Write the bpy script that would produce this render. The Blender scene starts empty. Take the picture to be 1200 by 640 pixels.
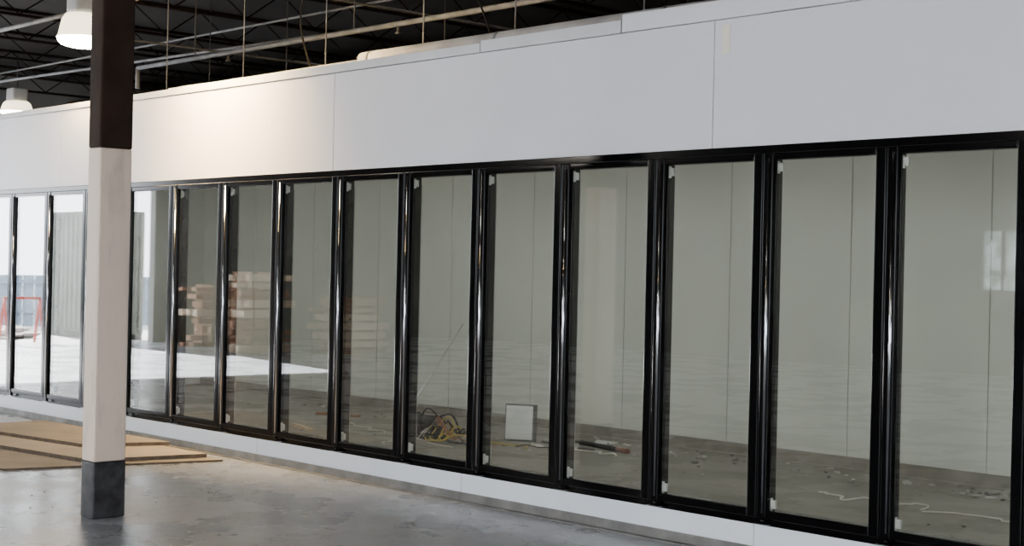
import bpy, bmesh, math, random
from mathutils import Vector, Matrix
random.seed(7)
S=bpy.context.scene
COL=S.collection

# ---------------- materials ----------------
def newmat(name):
    m=bpy.data.materials.new(name); m.use_nodes=True
    nt=m.node_tree; b=nt.nodes['Principled BSDF']
    return m,nt,b
def mat(name,c1,c2=None,rough=.5,metal=0,scale=6,bump=0,bscale=40,coat=0,rough2=None,stretch=None,detail=6,spec=.5,lo=.35,hi=.65):
    m,nt,b=newmat(name)
    b.inputs['Metallic'].default_value=metal
    b.inputs['Roughness'].default_value=rough
    b.inputs['Coat Weight'].default_value=coat
    b.inputs['Specular IOR Level'].default_value=spec
    tc=nt.nodes.new('ShaderNodeTexCoord')
    mp=nt.nodes.new('ShaderNodeMapping'); nt.links.new(tc.outputs['Object'],mp.inputs[0])
    if stretch: mp.inputs['Scale'].default_value=stretch
    n=nt.nodes.new('ShaderNodeTexNoise'); n.inputs['Scale'].default_value=scale; n.inputs['Detail'].default_value=detail
    nt.links.new(mp.outputs[0],n.inputs['Vector'])
    r=nt.nodes.new('ShaderNodeValToRGB')
    r.color_ramp.elements[0].position=lo; r.color_ramp.elements[1].position=hi
    c2=c2 or tuple(x*.88 for x in c1)
    r.color_ramp.elements[0].color=(*c2,1); r.color_ramp.elements[1].color=(*c1,1)
    nt.links.new(n.outputs['Fac'],r.inputs[0]); nt.links.new(r.outputs[0],b.inputs['Base Color'])
    if rough2 is not None:
        mr=nt.nodes.new('ShaderNodeMapRange'); mr.inputs[1].default_value=.35; mr.inputs[2].default_value=.65
        mr.inputs[3].default_value=rough2; mr.inputs[4].default_value=rough
        nt.links.new(n.outputs['Fac'],mr.inputs[0]); nt.links.new(mr.outputs[0],b.inputs['Roughness'])
    if bump:
        n2=nt.nodes.new('ShaderNodeTexNoise'); n2.inputs['Scale'].default_value=bscale
        nt.links.new(mp.outputs[0],n2.inputs['Vector'])
        bp=nt.nodes.new('ShaderNodeBump'); bp.inputs['Strength'].default_value=bump; bp.inputs['Distance'].default_value=.01
        nt.links.new(n2.outputs['Fac'],bp.inputs['Height']); nt.links.new(bp.outputs[0],b.inputs['Normal'])
    return m
def emat(name,c,s):
    m,nt,b=newmat(name)
    b.inputs['Base Color'].default_value=(*c,1)
    b.inputs['Emission Color'].default_value=(*c,1); b.inputs['Emission Strength'].default_value=s
    return m

M_black=mat('black_anodised',(.002,.002,.0025),(.001,.001,.0015),rough=.15,scale=3,spec=.14)
M_bead=mat('polished_bead',(.46,.46,.49),(.38,.38,.41),rough=.14,metal=1,scale=3)
M_mull=mat('dark_mullion',(.10,.095,.09),(.05,.05,.05),rough=.25,metal=.7)
M_cover=mat('mullion_cover',(.50,.50,.49),rough=.35,metal=.5)
M_panel=mat('white_panel',(.73,.73,.785),(.70,.70,.755),rough=.42,scale=1.5,bump=.15,bscale=9)
M_seam=mat('seam_dark',(.46,.47,.49),rough=.6)
M_trim=mat('trim_panel',(.62,.63,.66),(.54,.55,.58),rough=.5,scale=3)
M_kick=mat('kick_panel',(.86,.90,.97),(.82,.87,.94),rough=.35,scale=4)
M_inner=mat('inner_panel',(.585,.60,.545),(.545,.56,.51),rough=.45,scale=1.2)
M_innerseam=mat('inner_seam',(.30,.31,.28),rough=.6)
M_steel=mat('galvanised_steel',(.26,.25,.24),(.15,.145,.14),rough=.45,metal=.25,scale=5,rough2=.6)
M_cove=mat('cove_metal',(.36,.335,.30),(.25,.23,.20),rough=.4,metal=.4,scale=5)
M_silver=mat('silver',(.80,.80,.79),rough=.4,metal=.3)
M_gasket=mat('gasket',(.012,.012,.012),rough=.7)
M_ceil=mat('black_ceiling',(.014,.011,.009),(.006,.005,.004),rough=.9,scale=2)
M_joist=mat('joist_steel',(.015,.011,.009),(.007,.005,.0045),rough=.9,scale=8,spec=.08)
M_pipe=mat('grey_pipe',(.08,.076,.074),(.04,.038,.037),rough=.6,scale=6,spec=.25)
M_pipel=mat('pale_pipe',(.21,.21,.215),(.12,.12,.122),rough=.55,scale=6,spec=.3)
M_whitepipe=mat('white_insulation',(.36,.36,.38),(.24,.24,.25),rough=.7,scale=4,bump=.3,bscale=15)
M_cable=mat('black_cable',(.010,.010,.010),rough=.8,spec=.1)
M_brown=mat('column_brown',(.038,.023,.016),(.025,.015,.011),rough=.8,scale=5,spec=.15)
M_cream=mat('column_cream',(.86,.70,.58),(.68,.54,.45),rough=.5,scale=9,bump=.15,stretch=(1,1,.25),lo=.30,hi=.45)
M_dark=mat('column_dark',(.05,.05,.055),(.010,.010,.012),rough=.5,scale=12,bump=.2)
M_card=mat('cardboard',(.36,.30,.235),(.30,.25,.195),rough=.9,scale=3)
M_card2=mat('cardboard_worn',(.27,.22,.17),(.21,.175,.135),rough=.9,scale=3)
M_cardedge=mat('cardboard_edge',(.13,.10,.075),(.08,.062,.046),rough=.95,scale=20)
M_wood=mat('lumber',(.44,.23,.13),(.24,.125,.07),rough=.8,scale=5,stretch=(8,1,8))
M_wood2=mat('lumber_pale',(.78,.62,.46),(.55,.43,.31),rough=.8,scale=5,stretch=(8,1,8))
M_wall=mat('store_wall',(.16,.16,.155),(.13,.13,.125),rough=.8,scale=1)
M_wallrear=mat('rear_wall',(.03,.025,.022),(.015,.012,.010),rough=.9,scale=1)
M_red=mat('red_paint',(.5,.03,.015),rough=.4)
M_fence=mat('fence_paint',(.20,.25,.32),(.14,.18,.24),rough=.7,scale=4)
M_cont=mat('container_grey',(.20,.22,.20),(.14,.155,.14),rough=.6,scale=3)
M_asph=mat('outdoor_ground',(.42,.42,.42),(.28,.28,.29),rough=.9,scale=2)
M_rock=mat('rubble',(.50,.48,.45),(.28,.26,.25),rough=.9,scale=6)
M_yel=mat('yellow_cable',(.55,.42,.10),rough=.5)
M_blk=mat('black_rubber',(.012,.012,.012),rough=.5)
M_orange=mat('orange_cable',(.38,.16,.07),rough=.5)
M_copper=mat('copper',(.36,.15,.10),(.20,.08,.06),rough=.4,metal=.5)
M_whitebox=mat('box_paint',(.80,.81,.79),(.66,.67,.65),rough=.45)
M_boxedge=mat('box_edge',(.16,.16,.155),rough=.5)
M_tape=mat('tape',(.86,.82,.70),rough=.7)
M_debris=mat('debris_mix',(.70,.68,.62),(.10,.09,.08),rough=.9,scale=3)
M_wire=mat('pale_wire',(.74,.72,.66),rough=.6)
M_lampbody=mat('lamp_body',(.35,.35,.35),rough=.5)
M_shade=emat('lamp_shade_glow',(1,.86,.60),3.2)
M_lens=emat('lamp_lens_glow',(1,.94,.80),60)
M_softpane=bpy.data.materials.new('glow_softening_pane'); M_softpane.use_nodes=True
nt=M_softpane.node_tree; nt.nodes.clear(); o_=nt.nodes.new('ShaderNodeOutputMaterial'); t_=nt.nodes.new('ShaderNodeBsdfTranslucent')
n_=nt.nodes.new('ShaderNodeTexNoise'); n_.inputs['Scale'].default_value=5; r_=nt.nodes.new('ShaderNodeValToRGB')
r_.color_ramp.elements[0].position=.35; r_.color_ramp.elements[1].position=.65
r_.color_ramp.elements[0].color=(.15,.18,.14,1); r_.color_ramp.elements[1].color=(.6,.63,.66,1)
nt.links.new(n_.outputs[0],r_.inputs[0]); nt.links.new(r_.outputs[0],t_.inputs[0]); nt.links.new(t_.outputs[0],o_.inputs[0])

def glass():
    m=bpy.data.materials.new('door_glass'); m.use_nodes=True; nt=m.node_tree; nt.nodes.clear()
    o=nt.nodes.new('ShaderNodeOutputMaterial'); mx=nt.nodes.new('ShaderNodeMixShader')
    t=nt.nodes.new('ShaderNodeBsdfTransparent'); t.inputs[0].default_value=(.92,.93,.915,1)
    g=nt.nodes.new('ShaderNodeBsdfGlossy'); g.inputs['Roughness'].default_value=.010
    lw=nt.nodes.new('ShaderNodeLayerWeight'); lw.inputs[0].default_value=.5
    p=nt.nodes.new('ShaderNodeMath'); p.operation='POWER'; p.inputs[1].default_value=3.0
    a=nt.nodes.new('ShaderNodeMath'); a.operation='MULTIPLY_ADD'; a.inputs[1].default_value=.92; a.inputs[2].default_value=.075
    nt.links.new(lw.outputs['Facing'],p.inputs[0]); nt.links.new(p.outputs[0],a.inputs[0])
    nt.links.new(a.outputs[0],mx.inputs[0]); nt.links.new(t.outputs[0],mx.inputs[1]); nt.links.new(g.outputs[0],mx.inputs[2])
    nt.links.new(mx.outputs[0],o.inputs[0]); return m
M_glass=glass()

def concrete(name,c1,c2,ra,rb,crack=True):
    m,nt,b=newmat(name)
    tc=nt.nodes.new('ShaderNodeTexCoord')
    def noise(s,d=8,r=.6):
        n=nt.nodes.new('ShaderNodeTexNoise'); n.inputs['Scale'].default_value=s; n.inputs['Detail'].default_value=d
        n.inputs['Roughness'].default_value=r
        nt.links.new(tc.outputs['Object'],n.inputs['Vector']); return n
    n1=noise(.8,10,.66); n2=noise(22)
    add=nt.nodes.new('ShaderNodeMath'); add.operation='MULTIPLY_ADD'; add.inputs[1].default_value=.35
    nt.links.new(n2.outputs['Fac'],add.inputs[0]); nt.links.new(n1.outputs['Fac'],add.inputs[2])
    r=nt.nodes.new('ShaderNodeValToRGB'); r.color_ramp.elements[0].position=.46; r.color_ramp.elements[1].position=.90
    r.color_ramp.elements[0].color=(*c2,1); r.color_ramp.elements[1].color=(*c1,1)
    nt.links.new(add.outputs[0],r.inputs[0])
    col=r.outputs[0]
    if crack:
        def cracks(scale,width,dark):
            v=nt.nodes.new('ShaderNodeTexVoronoi'); v.feature='DISTANCE_TO_EDGE'; v.inputs['Scale'].default_value=scale
            wn=noise(2.6,8,.65); mixv=nt.nodes.new('ShaderNodeVectorMath'); mixv.operation='MULTIPLY_ADD'
            mixv.inputs[1].default_value=(.7,.7,.7)
            nt.links.new(wn.outputs['Color'],mixv.inputs[0]); nt.links.new(tc.outputs['Object'],mixv.inputs[2])
            nt.links.new(mixv.outputs[0],v.inputs['Vector'])
            cr=nt.nodes.new('ShaderNodeMapRange'); cr.inputs[1].default_value=0; cr.inputs[2].default_value=width
            cr.inputs[3].default_value=dark; cr.inputs[4].default_value=1
            nt.links.new(v.outputs['Distance'],cr.inputs[0]); return cr
        cr=cracks(.55,.007,.42); cr2=cracks(1.7,.012,.78)
        n4=noise(6,12,.75)
        sc=nt.nodes.new('ShaderNodeMapRange'); sc.inputs[1].default_value=.28; sc.inputs[2].default_value=.58; sc.inputs[3].default_value=.78; sc.inputs[4].default_value=1
        nt.links.new(n4.outputs['Fac'],sc.inputs[0])
        mm=nt.nodes.new('ShaderNodeMath'); mm.operation='MULTIPLY'
        nt.links.new(cr.outputs[0],mm.inputs[0]); nt.links.new(sc.outputs[0],mm.inputs[1])
        m2=nt.nodes.new('ShaderNodeMath'); m2.operation='MULTIPLY'
        nt.links.new(mm.outputs[0],m2.inputs[0]); nt.links.new(cr2.outputs[0],m2.inputs[1])
        mul=nt.nodes.new('ShaderNodeMixRGB'); mul.blend_type='MULTIPLY'; mul.inputs[0].default_value=1
        nt.links.new(col,mul.inputs[1]); nt.links.new(m2.outputs[0],mul.inputs[2]); col=mul.outputs[0]
    nt.links.new(col,b.inputs['Base Color'])
    n3=noise(1.4,6,.6)
    mr=nt.nodes.new('ShaderNodeMapRange'); mr.inputs[1].default_value=.3; mr.inputs[2].default_value=.7
    mr.inputs[3].default_value=ra; mr.inputs[4].default_value=rb
    nt.links.new(n3.outputs['Fac'],mr.inputs[0]); nt.links.new(mr.outputs[0],b.inputs['Roughness'])
    bp=nt.nodes.new('ShaderNodeBump'); bp.inputs['Strength'].default_value=.12; bp.inputs['Distance'].default_value=.004
    nt.links.new(add.outputs[0],bp.inputs['Height']); nt.links.new(bp.outputs[0],b.inputs['Normal'])
    return m
M_floor=concrete('concrete_floor',(.42,.44,.49),(.28,.295,.335),.20,.36)
M_ifloor=concrete('dusty_floor',(.31,.30,.265),(.18,.175,.15),.5,.8,False)

# ---------------- mesh helpers ----------------
def link(o,parent=None):
    COL.objects.link(o)
    if parent: o.parent=parent
    return o
def boxes(name,lst,m,parent=None,bevel=0,seg=2,loc=(0,0,0)):
    bm=bmesh.new()
    for b in lst:
        x0,x1,y0,y1,z0,z1=b
        r=bmesh.ops.create_cube(bm,size=1)
        bmesh.ops.scale(bm,vec=(x1-x0,y1-y0,z1-z0),verts=r['verts'])
        bmesh.ops.translate(bm,vec=((x0+x1)/2,(y0+y1)/2,(z0+z1)/2),verts=r['verts'])
    me=bpy.data.meshes.new(name); bm.to_mesh(me); bm.free()
    me.materials.append(m); o=bpy.data.objects.new(name,me); o.location=loc; link(o,parent)
    if bevel:
        md=o.modifiers.new('b','BEVEL'); md.width=bevel; md.segments=seg; md.limit_method='ANGLE'
        for p in me.polygons: p.use_smooth=True
        wn=o.modifiers.new('w','WEIGHTED_NORMAL')
    return o
def cyl(name,p0,p1,r,m,parent=None,seg=20,r2=None):
    p0=Vector(p0);p1=Vector(p1);d=p1-p0
    bm=bmesh.new(); bmesh.ops.create_cone(bm,cap_ends=True,segments=seg,radius1=r,radius2=r if r2 is None else r2,depth=d.length)
    q=d.to_track_quat('Z','Y').to_matrix().to_4x4()
    bmesh.ops.transform(bm,matrix=Matrix.Translation((p0+p1)/2)@q,verts=bm.verts)
    me=bpy.data.meshes.new(name); bm.to_mesh(me); bm.free(); me.materials.append(m)
    for p in me.polygons: p.use_smooth=len(p.vertices)==4
    return link(bpy.data.objects.new(name,me),parent)
def lathe(name,prof,m,parent=None,seg=32,loc=(0,0,0)):
    bm=bmesh.new(); rings=[]
    for r,z in prof:
        rings.append([bm.verts.new((r*math.cos(2*math.pi*i/seg),r*math.sin(2*math.pi*i/seg),z)) for i in range(seg)])
    for a,b in zip(rings,rings[1:]):
        for i in range(seg): bm.faces.new((a[i],a[(i+1)%seg],b[(i+1)%seg],b[i]))
    me=bpy.data.meshes.new(name); bm.to_mesh(me); bm.free(); me.materials.append(m)
    for p in me.polygons: p.use_smooth=True
    o=bpy.data.objects.new(name,me); o.location=loc; return link(o,parent)
def tube(name,pts,r,m,parent=None,cyc=False):
    cu=bpy.data.curves.new(name,'CURVE'); cu.dimensions='3D'; cu.bevel_depth=r; cu.bevel_resolution=3; cu.use_fill_caps=True
    sp=cu.splines.new('NURBS'); sp.points.add(len(pts)-1)
    for p,q in zip(sp.points,pts): p.co=(*q,1)
    sp.use_endpoint_u=True; sp.order_u=3; sp.resolution_u=6
    cu.materials.append(m)
    tmp=bpy.data.objects.new(name+'_c',cu); COL.objects.link(tmp)
    dg=bpy.context.evaluated_depsgraph_get(); dg.update()
    me=bpy.data.meshes.new_from_object(tmp.evaluated_get(dg)); me.name=name
    bpy.data.objects.remove(tmp)
    if not me.materials: me.materials.append(m)
    return link(bpy.data.objects.new(name,me),parent)
def empty(name,loc=(0,0,0)):
    e=bpy.data.objects.new(name,None); e.empty_display_size=.1; e.location=loc; return link(e)
def tag(o,label,cat,group=None):
    o['label']=label; o['category']=cat
    if group: o['group']=group
    return o
def struct(o): o['kind']='structure'; return o

SP=.762; X0=-4.182
def mx(n): return X0-SP*n
NL=16; NR=-4
XL=mx(NL); XR=mx(NR)
FT=2.22; FB=.18
PF=.008

# ---------------- building shell ----------------
struct(boxes('floor',[(-26,10,-16,14,-.2,0)],M_floor))
struct(boxes('ceiling',[(-26.2,10.2,-16.2,14.2,4.9,5.1)],M_ceil))
OY0,OY1,OH=-8.35,-1.6,3.8
struct(boxes('wall_left',[(-26.2,-26,-16,OY0,0,4.9),(-26.2,-26,OY1,14,0,4.9),(-26.2,-26,OY0,OY1,OH,4.9)],M_wall))
struct(boxes('wall_right',[(10,10.2,-16,-11.6,0,4.9),(10,10.2,-9.8,-4.6,0,4.9),(10,10.2,-3.4,14,0,4.9),(10,10.2,-11.6,-9.8,0,.3),(10,10.2,-11.6,-9.8,3.2,4.9),(10,10.2,-4.6,-3.4,0,.3),(10,10.2,-4.6,-3.4,3.2,4.9)],M_wall))
struct(boxes('added_window_right',[(10.02,10.1,-11.6,-11.54,.3,3.2),(10.02,10.1,-9.86,-9.8,.3,3.2),(10.02,10.1,-4.6,-4.54,.3,3.2),(10.02,10.1,-3.46,-3.4,.3,3.2)],M_black))  # unseen side windows added, kept narrow for crisp highlights on the uprights
struct(boxes('wall_rear',[(-26,10,14,14.2,0,4.9)],M_wallrear))
WX0,WX1,WZ0,WZ1=-12.75,-12.0,1.35,2.4
SX0,SX1=-8.5,4
struct(boxes('wall_front',[(-26,WX0,-16.2,-16,0,4.9),(WX1,SX0,-16.2,-16,0,4.9),(SX1,10,-16.2,-16,0,4.9),(WX0,WX1,-16.2,-16,0,WZ0),(WX0,WX1,-16.2,-16,WZ1,4.9),(SX0,SX1,-16.2,-16,0,.4),(SX0,SX1,-16.2,-16,3.1,4.9)],M_wall))
struct(boxes('added_window_front',[(SX0+i*12.5/6-.04,SX0+i*12.5/6+.04,-16.12,-16.04,.4,3.1) for i in range(7)]+[(SX0,SX1,-16.12,-16.04,.4,.46),(SX0,SX1,-16.12,-16.04,3.04,3.1)],M_black))  # storefront window out of view, added for soft light from the front
struct(boxes('window_3',[(WX0+i*.375-.02,WX0+i*.375+.02,-16.06,-16.0,WZ0,WZ1) for i in range(3)]+[(WX0,WX1,-16.06,-16.0,WZ0,WZ0+.04),(WX0,WX1,-16.06,-16.0,WZ1-.04,WZ1)],M_wall))
struct(boxes('window_4',[(WX0,WX1,-16.09,-16.08,WZ0,WZ1)],M_softpane))  # translucent pane put in to soften the glow of this opening

# ---------------- cooler shell ----------------
PT=2.93
seams=[-16.6,-13.2,-8.893,-5.346,-1.80,.6]
lst=[]
for a,b in zip(seams,seams[1:]): lst.append((a+.003,b-.003,PF,.10,FT,PT))
lst+=[(-16.6,XL,PF,.10,0,FT),(XR,.6,PF,.10,0,FT)]
struct(boxes('wall_fascia',lst,M_panel,bevel=.002))
struct(boxes('wall_fascia_core',[(-16.55,.55,.016,.09,FT+.01,PT+.002)],M_seam))
struct(boxes('wall_cooler_back',[(x+.003,x+1.22-.003,3.65,3.75,0,2.85) for x in [-16.6+1.0-1.22+.16+1.22*i for i in range(15)]],M_inner,bevel=.004))
struct(boxes('wall_cooler_back_core',[(-16.6,.6,3.662,3.74,0,2.84)],M_innerseam))
struct(boxes('wall_cooler_end',[(-16.7,-16.6,0.01,3.75,0,2.93)],M_inner))
struct(boxes('wall_cooler_side',[(.6,.7,0.01,3.75,0,2.93)],M_inner))
struct(boxes('ceiling_cooler',[(-16.7,.7,.10,3.75,2.85,2.92)],M_inner))
struct(boxes('floor_cooler',[(-16.6,.6,.10,3.65,.0,.006)],M_ifloor))
struct(boxes('baseboard_cooler_back',[(-16.6,.6,3.635,3.65,.006,.10),(-16.6,.6,3.57,3.65,.006,.012)],M_cove))
kj=[XL,-14.6,-12.2,-9.8,-7.4,-5.0,-2.6,XR]
struct(boxes('wall_kick',[(a+.003,b-.003,PF,.10,0.0,FB) for a,b in zip(kj,kj[1:])],M_kick,bevel=.003))
struct(boxes('wall_kick_core',[(XL,XR,.02,.09,0.0,FB-.005)],M_seam))
struct(boxes('baseboard_front',[(a+.002,b-.002,-.008,PF,.0,.060) for a,b in zip(kj,kj[1:])]+[(XL,XR,-.05,.0,.0,.008)],M_steel))
struct(boxes('trim_1',[(-16.6,-11.25,-.003,.10,2.934,2.985)],M_trim,bevel=.003))
struct(boxes('trim_2',[(-11.24,-7.30,-.003,.10,2.934,2.995)],M_trim,bevel=.003))
struct(boxes('trim_3',[(-7.29,-6.05,-.003,.10,2.934,3.01)],M_trim,bevel=.003))
struct(boxes('trim_4',[(-6.04,.6,-.003,.10,2.934,3.04)],M_panel,bevel=.003))
tape=boxes('tape_strip',[(-5.29,-5.235,PF-.003,PF,2.74,2.90)],M_tape)
tag(tape,'short strip of cream masking tape stuck on white panel','tape')

# ---------------- door frame ----------------
HD=.046; SL=.046
fr=empty('cooler_door_frame',((XL+XR)/2,0,FB))
tag(fr,'long black metal frame holding the row of glass cooler doors','door frame')
L=fr.location
def fbox(name,b,m,**k):
    x0,x1,y0,y1,z0,z1=b
    return boxes(name,[(x0-L.x,x1-L.x,y0-L.y,y1-L.y,z0-L.z,z1-L.z)],m,parent=fr,**k)
fbox('header',(XL,XR,0,.115,FT-HD-.03,FT),M_black,bevel=.004)
fbox('sill',(XL,XR,0,.115,FB,FB+SL+.03),M_black,bevel=.004)
for n in range(NR,NL+1):
    x=mx(n)
    fbox('mullion',(x-.030,x+.030,.0,.085,FB+SL+.03,FT-HD-.03),M_mull,bevel=.008)
    o2=boxes('lamp_cover',[(x-.018-L.x,x+.018-L.x,.085,.100,FB+.12-L.z,FT-.12-L.z)],M_cover,parent=fr,bevel=.005)
    o2['label']='grey cover strip on the inner side of the mullion'

# ---------------- doors ----------------
def make_door():
    W=SP-.004; H=FT-HD-FB-SL
    root=empty('cooler_door')
    st=.062; y0,y1=-.052,-.004
    f=boxes('door_leaf_frame',[(0,st,y0,y1,0,H),(W-st,W,y0,y1,0,H),(st,W-st,y0+.004,y1,0,.045),(st,W-st,y0+.004,y1,H-.040,H)],M_black,root,bevel=.007,seg=3)
    g=boxes('glass_pane',[(st-.008,W-st+.008,-.033,-.021,.035,H-.035)],M_glass,root)
    s=boxes('gasket',[(st,st+.006,-.02,-.003,.045,H-.040),(W-st-.006,W-st,-.02,-.003,.045,H-.040)],M_gasket,root)
    parts=[f,g,s]
    for z in (.055,H-.10):
        b=boxes('hinge_bracket',[(st+.006,st+.040,-.02,-.002,z,z+.045),(st+.006,st+.014,-.02,-.003,z-.01,z+.055)],M_silver,root,bevel=.003); b['label']='silver hinge bracket'; parts.append(b)
    h=cyl('hinge_pin',(.03,-.03,-.03),(.03,-.03,.0),.012,M_black,root,12); parts.append(h)
    p=boxes('hinge_plate',[(-.02,.07,-.050,-.004,-.034,-.028)],M_bead,root,bevel=.002); parts.append(p)
    b=cyl('highlight_bead',(.040,y0+.002,.03),(.040,y0+.002,H-.03),.009,M_bead,root,20); b['label']='polished vertical metal bead added to catch a highlight'; parts.append(b)  # bead added to give each upright a crisp vertical highlight
    return root,parts
droot,dparts=make_door()
first=True
for n in range(NR+1,NL+1):
    loc=(mx(n)+.002,0,FB+SL)
    if first: r=droot; first=False
    else:
        r=droot.copy(); COL.objects.link(r)
        for p in dparts:
            c=p.copy(); COL.objects.link(c); c.parent=r
    r.location=loc
    if n>=11: lb='black framed glass door reflecting bright daylight outside'
    elif n>=7: lb='black framed glass door reflecting stacked lumber and sunlit floor'
    elif n==5: lb='black framed glass door in front of tangled cables and motor'
    elif n==4: lb='black framed glass door in front of pale metal box'
    else: lb='tall black framed glass cooler door before empty cold room'
    tag(r,lb,'glass door','row of glass cooler doors')

# ---------------- column ----------------
cx,cy=-8.17,-2.15
col=empty('steel_column',(cx,cy,0)); tag(col,'square steel column painted brown, cream and black, on concrete floor','column')
w,h=.075,.105
boxes('column_base_paint',[(-w-.002,w+.002,-h-.002,h+.002,.0,.335)],M_dark,col,bevel=.012)
boxes('column_middle',[(-w,w,-h,h,.335,2.19)],M_cream,col,bevel=.012)
boxes('column_top',[(-w-.001,w+.001,-h-.001,h+.001,2.19,4.9)],M_brown,col,bevel=.012)

# ---------------- cardboard ----------------
def sheet(pts,z,t,m,label):
    c=Vector((sum(p[0] for p in pts)/4,sum(p[1] for p in pts)/4,z))
    bm=bmesh.new()
    lo=[bm.verts.new((p[0]-c.x,p[1]-c.y,0)) for p in pts]; hi=[bm.verts.new((p[0]-c.x,p[1]-c.y,t)) for p in pts]
    bm.faces.new(lo[::-1]); bm.faces.new(hi)
    for i in range(4):
        f=bm.faces.new((lo[i],lo[(i+1)%4],hi[(i+1)%4],hi[i])); f.material_index=1
    me=bpy.data.meshes.new('cardboard_sheet'); bm.to_mesh(me); bm.free(); me.materials.append(m); me.materials.append(M_cardedge)
    o=bpy.data.objects.new('cardboard_sheet',me); o.location=c; link(o)
    tag(o,label,'cardboard','flattened cardboard sheets on the floor'); return o
sheet([(-13.3,-2.20),(-10.35,-1.78),(-9.95,-.20),(-13.1,-.35)],.001,.014,M_card2,'large flattened brown cardboard sheet on concrete floor')
sheet([(-13.0,-1.50),(-10.30,-1.15),(-10.12,-.24),(-12.9,-.30)],.016,.030,M_card,'thick folded cardboard lying on larger sheet')
sheet([(-12.8,-1.10),(-11.0,-.85),(-10.75,-.20),(-12.8,-.28)],.047,.028,M_card2,'uppermost flat tan cardboard sheet of the pile')

# ---------------- ceiling steelwork ----------------
def joist_mesh():
    L0,L1=-16,14
    lst=[(-.03,.03,L0,L1,-.04,0),(-.03,.03,L0,L1,-.42,-.385)]
    bm=bmesh.new()
    for x0,x1,y0,y1,z0,z1 in lst:
        r=bmesh.ops.create_cube(bm,size=1)
        bmesh.ops.scale(bm,vec=(x1-x0,y1-y0,z1-z0),verts=r['verts'])
        bmesh.ops.translate(bm,vec=((x0+x1)/2,(y0+y1)/2,(z0+z1)/2),verts=r['verts'])
    y=L0; up=True
    while y<L1-.5:
        a=Vector((0,y,-.03 if up else -.39)); b=Vector((0,y+.5,-.39 if up else -.03)); d=b-a
        r=bmesh.ops.create_cone(bm,cap_ends=False,segments=6,radius1=.010,radius2=.010,depth=d.length)
        bmesh.ops.transform(bm,matrix=Matrix.Translation((a+b)/2)@d.to_track_quat('Z','Y').to_matrix().to_4x4(),verts=r['verts'])
        y+=.5; up=not up
    me=bpy.data.meshes.new('roof_joist'); bm.to_mesh(me); bm.free(); me.materials.append(M_joist); return me
jm=joist_mesh()
x=-25
while x<9.5:
    o=bpy.data.objects.new('roof_joist',jm); o.location=(x,0,4.9); link(o)
    tag(o,'dark open web steel roof joist under black ceiling','roof joist','roof joists'); x+=1.9
for y in (-2.15,6.5,11.5):
    g=boxes('roof_girder',[(-26,10,-.1,.1,.36,.4),(-26,10,-.1,.1,0,.03),(-26,10,-.012,.012,.03,.36)],M_joist,loc=(0,y,4.08))
    tag(g,'dark steel girder spanning beneath the roof joists','girder','roof girders')

sp=empty('sprinkler_pipe',(-9,2.5,3.87)); tag(sp,'long grey sprinkler pipe suspended above cold room roof','pipe')
cyl('pipe_run',(-7.3,0,0),(9,0,0),.026,M_pipel,sp)
cyl('pipe_elbow',(-7.3,0,.01),(-7.3,0,-.25),.028,M_pipel,sp)
for xx in range(-6,9,3):
    cyl('pipe_hanger',(xx,0,0),(xx,0,1.03),.008,M_pipe,sp,8)
    lathe('sprinkler_head',[(.012,0),(.016,-.05),(.03,-.07),(.03,-.075),(0.001,-.08)],M_pipe,sp,12,(xx+.7,0,-.02))
def run(x0,x1,y,z,r,m,label):
    o=cyl('ceiling_pipe',(x0,y,z),(x1,y,z),r,m); tag(o,label,'pipe'); return o
run(-26,10,5.2,4.12,.03,M_pipe,'grey steel pipe running below dark roof joists')
run(-26,-9,.9,4.15,.026,M_pipel,'thin grey conduit running below roof joists')
run(-26,9,8.2,4.30,.04,M_pipel,'grey pipe running beneath dark roof')
run(-26,-14,7.0,3.6,.04,M_whitepipe,'pale pipe hung low under dark ceiling')
run(-26,6,3.6,4.44,.014,M_pipel,'thin electrical conduit tight under the joists')
run(-26,6,4.4,3.98,.012,M_pipe,'thin electrical conduit below the joists')
run(-26,4,10.9,4.25,.03,M_pipe,'dark pipe under the roof near rear wall')
o=cyl('ceiling_pipe',(-21,2.2,3.95),(-12.5,4.6,4.40),.018,M_pipel); tag(o,'slanting grey branch pipe under dark ceiling','pipe')
for k,(xx,y0,y1,z) in enumerate([(-12.2,1.0,12,4.2),(-15.1,1.5,12,4.0),(-9.6,2.6,13,4.3)]):
    o=cyl('ceiling_pipe',(xx,y0,z),(xx,y1,z),.013,M_pipe); tag(o,'thin dark conduit crossing beneath roof joists','pipe','crossing conduits')
for xx in (-14.4,-12.9,-11.5,-10.07,-8.9,-7.5,-6.0,-4.6,-3.2):
    o=cyl('hanger_rod',(xx,1.8,2.92),(xx,1.8,4.9),.006,M_pipel,seg=8); tag(o,'thin threaded steel rod suspending the cold room roof','hanger rod','roof hanger rods')
for xx in (-15.5,-13.9,-11.2,-8.1,-6.9,-5.1):
    o=cyl('hanger_rod',(xx,3.0,2.92),(xx,3.0,4.9),.006,M_pipe,seg=8); tag(o,'thin dark steel rod suspending the cold room roof','hanger rod','roof hanger rods')
def cable(pts): 
    o=tube('drooping_cable',pts,.009,M_cable); tag(o,'dark loose cable drooping from ceiling','cable','drooping ceiling cables')
cable([(-11.0,1.2,4.6),(-10.95,1.2,4.1),(-11.1,1.2,3.7),(-10.9,1.2,3.3),(-10.8,1.25,2.93)])
cable([(-9.4,1.6,4.6),(-9.3,1.6,4.0),(-9.0,1.6,3.5),(-8.9,1.6,3.2),(-9.1,1.6,2.93)])
d=empty('insulated_pipe',(-5,.8,3.20)); tag(d,'grey insulated refrigeration pipe running along cold room roof','pipe')
cyl('pipe_insulation',(-4.6,0,-.02),(5,0,-.02),.060,M_whitepipe,d,28)
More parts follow.
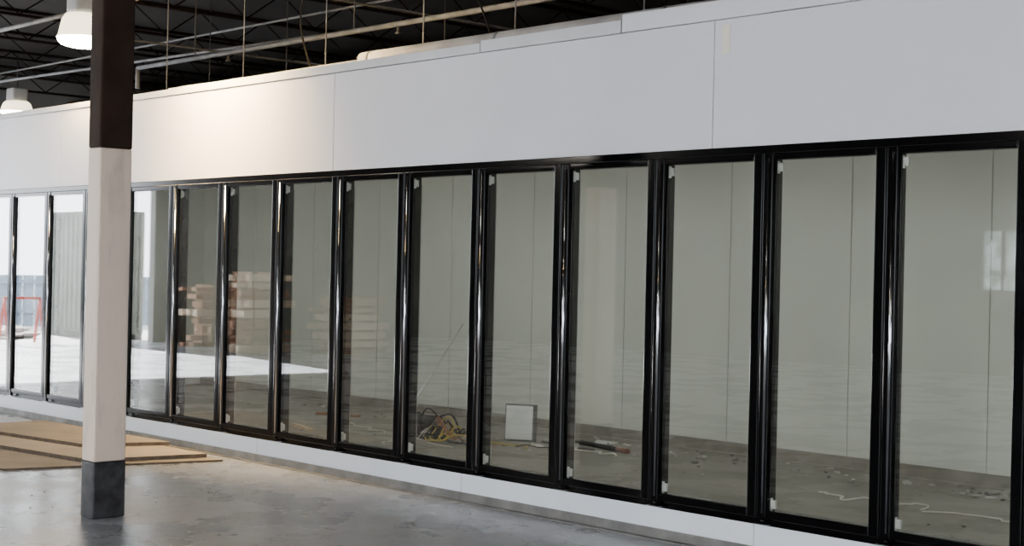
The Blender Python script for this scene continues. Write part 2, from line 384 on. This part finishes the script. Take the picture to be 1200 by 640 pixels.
cyl('pipe_insulation',(-10.9,0,-.09),(-4.6,0,-.05),.040,M_whitepipe,d,20)
cyl('pipe_elbow',(-10.9,0,-.06),(-10.9,0,-.275),.040,M_whitepipe,d,20)
for xx in (-4.5,-3.0,-1.4,.2,1.8): cyl('pipe_band',(xx,0,-.02),(xx+.03,0,-.02),.064,M_pipel,d,28)
for xx in (-9,-6.2,-4.2,-1.4,1.8,4.4): boxes('pipe_cradle',[(xx-.03,xx+.03,-.05,.05,-.275,-.06)],M_pipe,d,bevel=.006)
d2=empty('insulated_pipe',(-4,2.2,3.9)); tag(d2,'thick white insulated pipe crossing below roof joists','pipe')
cyl('pipe_insulation',(-4.0,0,0),(6,0,0),.09,M_whitepipe,d2,28)
cyl('pipe_hanger',(-2,0,0),(-2,0,1),.01,M_pipe,d2,8)
cyl('pipe_hanger',(2,0,0),(2,0,1),.01,M_pipe,d2,8)

# ---------------- high bay lamps ----------------
def lamp():
    r=empty('high_bay_lamp')
    ps=[boxes('ballast_housing',[(-.13,.13,-.13,.13,.14,.46)],M_lampbody,r,bevel=.04),
        cyl('hanger_stem',(0,0,.46),(0,0,1.1),.01,M_pipe,r,8),
        lathe('lamp_shade',[(.10,.15),(.17,.14),(.205,.09),(.225,.0),(.24,-.07),(.258,-.10),(.25,-.10),(.232,-.06),(.215,.0),(.195,.08),(.12,.13)],M_shade,r),
        lathe('lamp_lens',[(.252,-.095),(.245,-.13),(.21,-.165),(.12,-.19),(.001,-.195)],M_lens,r)]
    return r,ps
lr,lp=lamp(); first=True
LP=[(-12.66,-.07,3.64,230),(-22.1,3.65,3.88,40),(-10.4,-.62,4.02,2600),(-17,-5,4.3,100),(-5,-8.5,4.4,110),(2,-6.5,4.4,90),(-9,-12,4.4,90),(-1,-12,4.4,80),(-17,-11,4.4,260)]  # lamps after the third are unseen copies, added to light the room
for i,(x,y,z,e) in enumerate(LP):
    if first: r=lr; first=False
    else:
        r=lr.copy(); COL.objects.link(r)
        for p in lp:
            c=p.copy(); COL.objects.link(c); c.parent=r
    r.location=(x,y,z)
    if i==1: r.scale=(1,1,.65)
    if i==0: r.scale=(.9,.9,.9)
    tag(r,'glowing round high bay lamp hanging beneath dark roof','lamp','high bay lamps')
    if i==2:
        ld=bpy.data.lights.new('lamp_light','SPOT'); ld.spot_size=math.radians(112); ld.spot_blend=1.0
    else: ld=bpy.data.lights.new('lamp_light','POINT')
    ld.energy=e; ld.color=(1,.66,.27) if i in(0,2) else (1,.92,.80); ld.shadow_soft_size=.25
    lo=bpy.data.objects.new('lamp_light',ld); lo.location=(0,0,-.46); link(lo,r)
    if i==2: lo.location=(0,0,-.24); lo.rotation_euler=Vector((.0,.68,-.68)).to_track_quat('-Z','Y').to_euler()

for x in (-15,-11.5,-8,-4.5,-1):  # unseen area lights added to brighten the cooler interior, no fixtures
    ld=bpy.data.lights.new('cooler_fill_light','AREA'); ld.shape='RECTANGLE'; ld.size=2.6; ld.size_y=.5; ld.energy=32; ld.color=(1,.98,.93)
    lo=bpy.data.objects.new('cooler_fill_light',ld); lo.location=(x,1.5,2.82); lo.rotation_euler=(math.radians(14),0,0); link(lo)

# ---------------- things inside the cooler ----------------
bx=empty('electrical_box',(-9.69,2.69,.006)); bx.rotation_euler=(math.radians(-4),0,math.radians(28))
tag(bx,'pale dark-edged metal panel box standing on littered cold room floor','electrical box')
boxes('box_body',[(-.14,.14,0,.07,0,.33)],M_boxedge,bx,bevel=.004)
boxes('box_cover',[(-.128,.122,-.008,0,.016,.316)],M_whitebox,bx,bevel=.003)
boxes('box_latch',[(.10,.11,-.014,-.008,.16,.19)],M_silver,bx)
mo=empty('electric_motor',(-10.28,2.15,.006)); tag(mo,'small dark electric motor lying among tangled cables','motor')
boxes('motor_base',[(-.13,.13,-.09,.09,0,.02)],M_blk,mo,bevel=.004)
cyl('motor_body',(-.13,0,.12),(.11,0,.12),.09,M_blk,mo,24)
cyl('motor_cap',(.11,0,.12),(.15,0,.12),.075,M_boxedge,mo,24,.05)
cyl('motor_shaft',(-.2,0,.12),(-.13,0,.12),.013,M_silver,mo,12)
def loopcable(name,c,R,m,label,r=.008,turns=3,seed=1,hh=.26):
    rnd=random.Random(seed); pts=[]
    cx_,cy_=c[0],c[1]
    for i in range(turns*10):
        a=i*math.tau/10; k=R*(.6+.6*rnd.random()); cx_+=rnd.uniform(-.02,.025)
        pts.append((cx_+k*math.cos(a),cy_+k*math.sin(a)*.8,c[2]+.02+hh*rnd.random()*abs(math.sin(a/2+seed))))
    e=rnd.uniform(-.3,.3)
    pts.append((cx_+R*2.4,cy_+e,c[2]+.012)); pts.append((cx_+R*3.4,cy_+e*1.5+.05,c[2]+.012)); pts.append((cx_+R*4.4,cy_+e,c[2]+.012))
    o=tube(name,pts,r,m); tag(o,label,'cable','tangled cables on cold room floor')
loopcable('cable_coil',(-9.97,2.0,.01),.14,M_yel,'yellow cable tangled on the cold room floor',r=.007,turns=3,seed=1)
loopcable('cable_coil',(-10.1,2.1,.01),.14,M_blk,'black cable tangled on the cold room floor',r=.008,seed=2)
loopcable('cable_coil',(-10.15,2.0,.01),.13,M_blk,'black cable tangled on the cold room floor',r=.007,seed=7,hh=.35)
loopcable('cable_coil',(-9.95,1.97,.01),.10,M_orange,'orange cable tangled on the cold room floor',r=.005,turns=2,seed=3)
loopcable('cable_coil',(-10.15,1.9,.01),.13,M_wire,'pale wire tangled on the cold room floor',r=.004,turns=2,seed=4,hh=.12)
c=cyl('leaning_conduit',(-11.1,2.44,.015),(-11.54,3.62,.97),.008,M_silver); tag(c,'thin metal conduit leaning against cold room wall','conduit')
c=cyl('leaning_conduit',(-11.25,3.45,.012),(-11.30,3.635,1.9),.005,M_silver); tag(c,'tall thin metal rod leaning upright against cold room wall','conduit')
c=cyl('copper_pipe',(-8.66,2.863,.028),(-8.50,2.825,.028),.021,M_copper); tag(c,'short copper pipe offcut lying on cold room floor','pipe','pipe offcuts on cold room floor')
c=cyl('black_pipe',(-9.35,3.03,.026),(-8.68,2.868,.026),.019,M_blk); tag(c,'short black pipe lying on cold room floor','pipe','pipe offcuts on cold room floor')
c=cyl('black_pipe',(-9.5,2.80,.02),(-8.8,2.72,.02),.013,M_boxedge); tag(c,'thin dark pipe lying on cold room floor','pipe','pipe offcuts on cold room floor')
def wire(pts,label,r=.005,m=M_wire):
    o=tube('loose_wire',pts,r,m); tag(o,label,'wire','loose wires on cold room floor')
rn=random.Random(5)
def wig(x0,y0,x1,y1,n=12,a=.12,z=.014):
    return [(x0+(x1-x0)*i/n+rn.uniform(-a,a)*.4,y0+(y1-y0)*i/n+rn.uniform(-a,a),z+rn.random()*.02) for i in range(n+1)]
wire(wig(-6.15,2.15,-5.3,2.25,14,.12),'pale wire snaking over dusty floor',.006)
wire(wig(-5.2,2.1,-4.2,2.4,14,.10),'pale wire snaking over dusty floor',.005)
wire(wig(-9.1,2.62,-8.4,2.55,12,.08),'pale wire snaking over dusty floor',.006)
wire(wig(-9.5,2.3,-8.9,2.45,12,.08),'dark wire snaking over dusty floor',.005,M_blk)
wire(wig(-11.9,2.2,-10.8,2.1,12,.10),'pale wire snaking over dusty floor',.005)
def scrap(x,y,rz,l,w_,m,label,cat):
    o=boxes('floor_scrap',[(-l/2,l/2,-w_/2,w_/2,0,.018),(-l/2+.02,l/4,-w_/2-.012,-w_/2,0,.03)],m,bevel=.003); o.location=(x,y,.006); o.rotation_euler=(0,0,rz); tag(o,label,cat,'scraps on cold room floor')
scrap(-12.4,2.7,.4,.5,.07,M_wood,'brown wood offcut lying on cold room floor','wood scrap')
scrap(-11.6,1.7,-.3,.45,.06,M_wood2,'pale wood offcut lying on cold room floor','wood scrap')
scrap(-9.15,3.25,.2,.18,.10,M_whitebox,'small white scrap lying near cold room wall','scrap')
scrap(-10.4,2.75,.9,.22,.09,M_boxedge,'grey metal scrap lying near cables','scrap')
scrap(-9.3,2.55,-.5,.15,.07,M_wire,'pale crumpled scrap on cold room floor','scrap')
def debris(name,n,rng,label,m,smin,smax,seed,z=.006):
    rd=random.Random(seed); bm=bmesh.new()
    for i in range(n):
        x,y=rng(rd); s=rd.uniform(smin,smax)
        r=bmesh.ops.create_icosphere(bm,subdivisions=1,radius=s)
        for v in r['verts']: v.co*=rd.uniform(.6,1.2)
        bmesh.ops.scale(bm,vec=(rd.uniform(.6,1.8),rd.uniform(.6,1.8),rd.uniform(.25,.7)),verts=r['verts'])
        zmin=min(v.co.z for v in r['verts'])
        bmesh.ops.translate(bm,vec=(x,y,z-zmin),verts=r['verts'])
    me=bpy.data.meshes.new(name); bm.to_mesh(me); bm.free(); me.materials.append(m)
    o=bpy.data.objects.new(name,me); link(o); o['kind']='stuff'; tag(o,label,'debris'); return o
debris('floor_debris',320,lambda r:(r.uniform(-14,-1),max(2.62,3.5-abs(r.gauss(0,.35)))),'dust and plaster crumbs along cold room wall',M_debris,.006,.026,1)
debris('floor_debris',160,lambda r:(r.uniform(-13,-2),r.uniform(.5,2.5)),'scattered crumbs over cold room floor',M_debris,.004,.016,2)
debris('floor_debris',60,lambda r:(r.gauss(-4.9,.5),3.25+r.uniform(-.2,.2)),'small heap of pale rubble by the cold room wall',M_rock,.012,.04,3)
debris('floor_grit',60,lambda r:(r.uniform(-9.5,-4.5),r.uniform(-2.6,-.1)),'fine grit scattered on the concrete store floor',M_debris,.003,.009,9,0)

# ---------------- loading area: lumber ----------------
def lumber(x,y,n,ln,seed):
    rd=random.Random(seed); z=0.0
    for i in range(n):
        t=rd.uniform(.06,.13)
        o=boxes('lumber_bundle',[(-.3+k*.155,-.3+k*.155+.145,-ln/2+rd.uniform(-.2,.2),ln/2+rd.uniform(-.2,.2),0,t) for k in range(4)],M_wood if rd.random()<.6 else M_wood2,bevel=.005)
        o.location=(x,y+rd.uniform(-.08,.08),z); z+=t
        tag(o,'layer of rough sawn brown boards in a lumber stack','lumber','stacked lumber')
        for q in (-.28,.28):
            s=boxes('spacer_block',[(-.3,.32,-.035,.035,0,.05),(-.3,.32,-.03,.03,.0,.045)],M_wood)
            s.location=(x,y+ln*q,z); tag(s,'short wooden spacer between lumber layers','wood block','lumber spacers')
        z+=.05
lumber(-24.5,-8.85,8,.95,1)
lumber(-22.6,-8.45,9,.95,2)
lumber(-21.6,-9.8,7,1.2,3)
bar=empty('road_barrier',(-26.9,-6.1,-.02)); tag(bar,'small red tubular barrier standing by the loading opening','barrier')
cyl('barrier_rail',(0,-.35,.85),(0,.35,.85),.025,M_red,bar)
for yy in (-.35,.35):
    cyl('barrier_leg',(-.2,yy,0),(0,yy,.86),.025,M_red,bar); cyl('barrier_leg',(.2,yy,0),(0,yy,.86),.025,M_red,bar)
fe=boxes('yard_fence',[(-34.05,-34.0,-25+.3*i,-25+.3*i+.27,-.02,1.2) for i in range(117)]+[(-34,-33.95,-25,10,.3,.38),(-34,-33.95,-25,10,1.0,1.08)],M_fence)
tag(fe,'blue grey slatted yard fence outside','fence')
ct=empty('added_container',(-28.6,-8.5,-.02)); tag(ct,'grey container added in the yard for its reflection in the doors','container')  # made-up block, added for the dull upright tone it reflects in the glass
boxes('container_body',[(-1.2,1.2,-.42,.42,.1,2.6)],M_cont,ct,bevel=.02)
boxes('container_ribs',[(1.2,1.23,-.38+.16*k,-.38+.16*k+.08,.15,2.55) for k in range(5)]+[(-1.15+.2*k,-1.15+.2*k+.1,.42,.43,.15,2.55) for k in range(12)],M_cont,ct)
boxes('container_skids',[(-1.2,1.2,-.4,-.25,0,.1),(-1.2,1.2,.25,.4,0,.1)],M_boxedge,ct)
struct(boxes('floor_yard',[(-60,-26.2,-40,20,-.25,-.02)],M_asph))
struct(boxes('floor_lot',[(-26.2,30,-60,-16.2,-.25,-.02),(10.2,30,-16.2,14,-.25,-.02)],M_asph))
debris('rubble_pile',120,lambda r:(r.gauss(-29.5,.5),max(-7.6,r.gauss(-6.5,.4))),'pile of pale broken rubble in the yard',M_rock,.06,.22,8,-.02)

# ---------------- light ----------------
w_=bpy.data.worlds.new('World'); S.world=w_; w_.use_nodes=True
bg=w_.node_tree.nodes['Background']; bg.inputs[0].default_value=(.88,.94,1,1); bg.inputs[1].default_value=18
sd=bpy.data.lights.new('sun','SUN'); sd.energy=170; sd.angle=.01; sd.color=(1,.98,.95)
so=bpy.data.objects.new('sun',sd); link(so)
dirv=Vector((1,.19,-.45)); so.rotation_euler=dirv.to_track_quat('-Z','Y').to_euler(); so.location=(-30,0,10)

# ---------------- camera ----------------
cd=bpy.data.cameras.new('camera'); cam=bpy.data.objects.new('camera',cd); link(cam)
cd.sensor_width=36; cd.lens=1757/1200*36; cd.clip_end=300
f=Vector((-.7310,.6824,0)).normalized(); rgt=Vector((f.y,-f.x,0)); up=Vector((0,0,1)); a=.022
cr=rgt*math.cos(a)+up*math.sin(a); cu_=up*math.cos(a)-rgt*math.sin(a)
M=Matrix((( cr.x,cu_.x,-f.x,0),(cr.y,cu_.y,-f.y,-6.484),(cr.z,cu_.z,-f.z,1.503),(0,0,0,1)))
cam.matrix_world=M
S.camera=cam
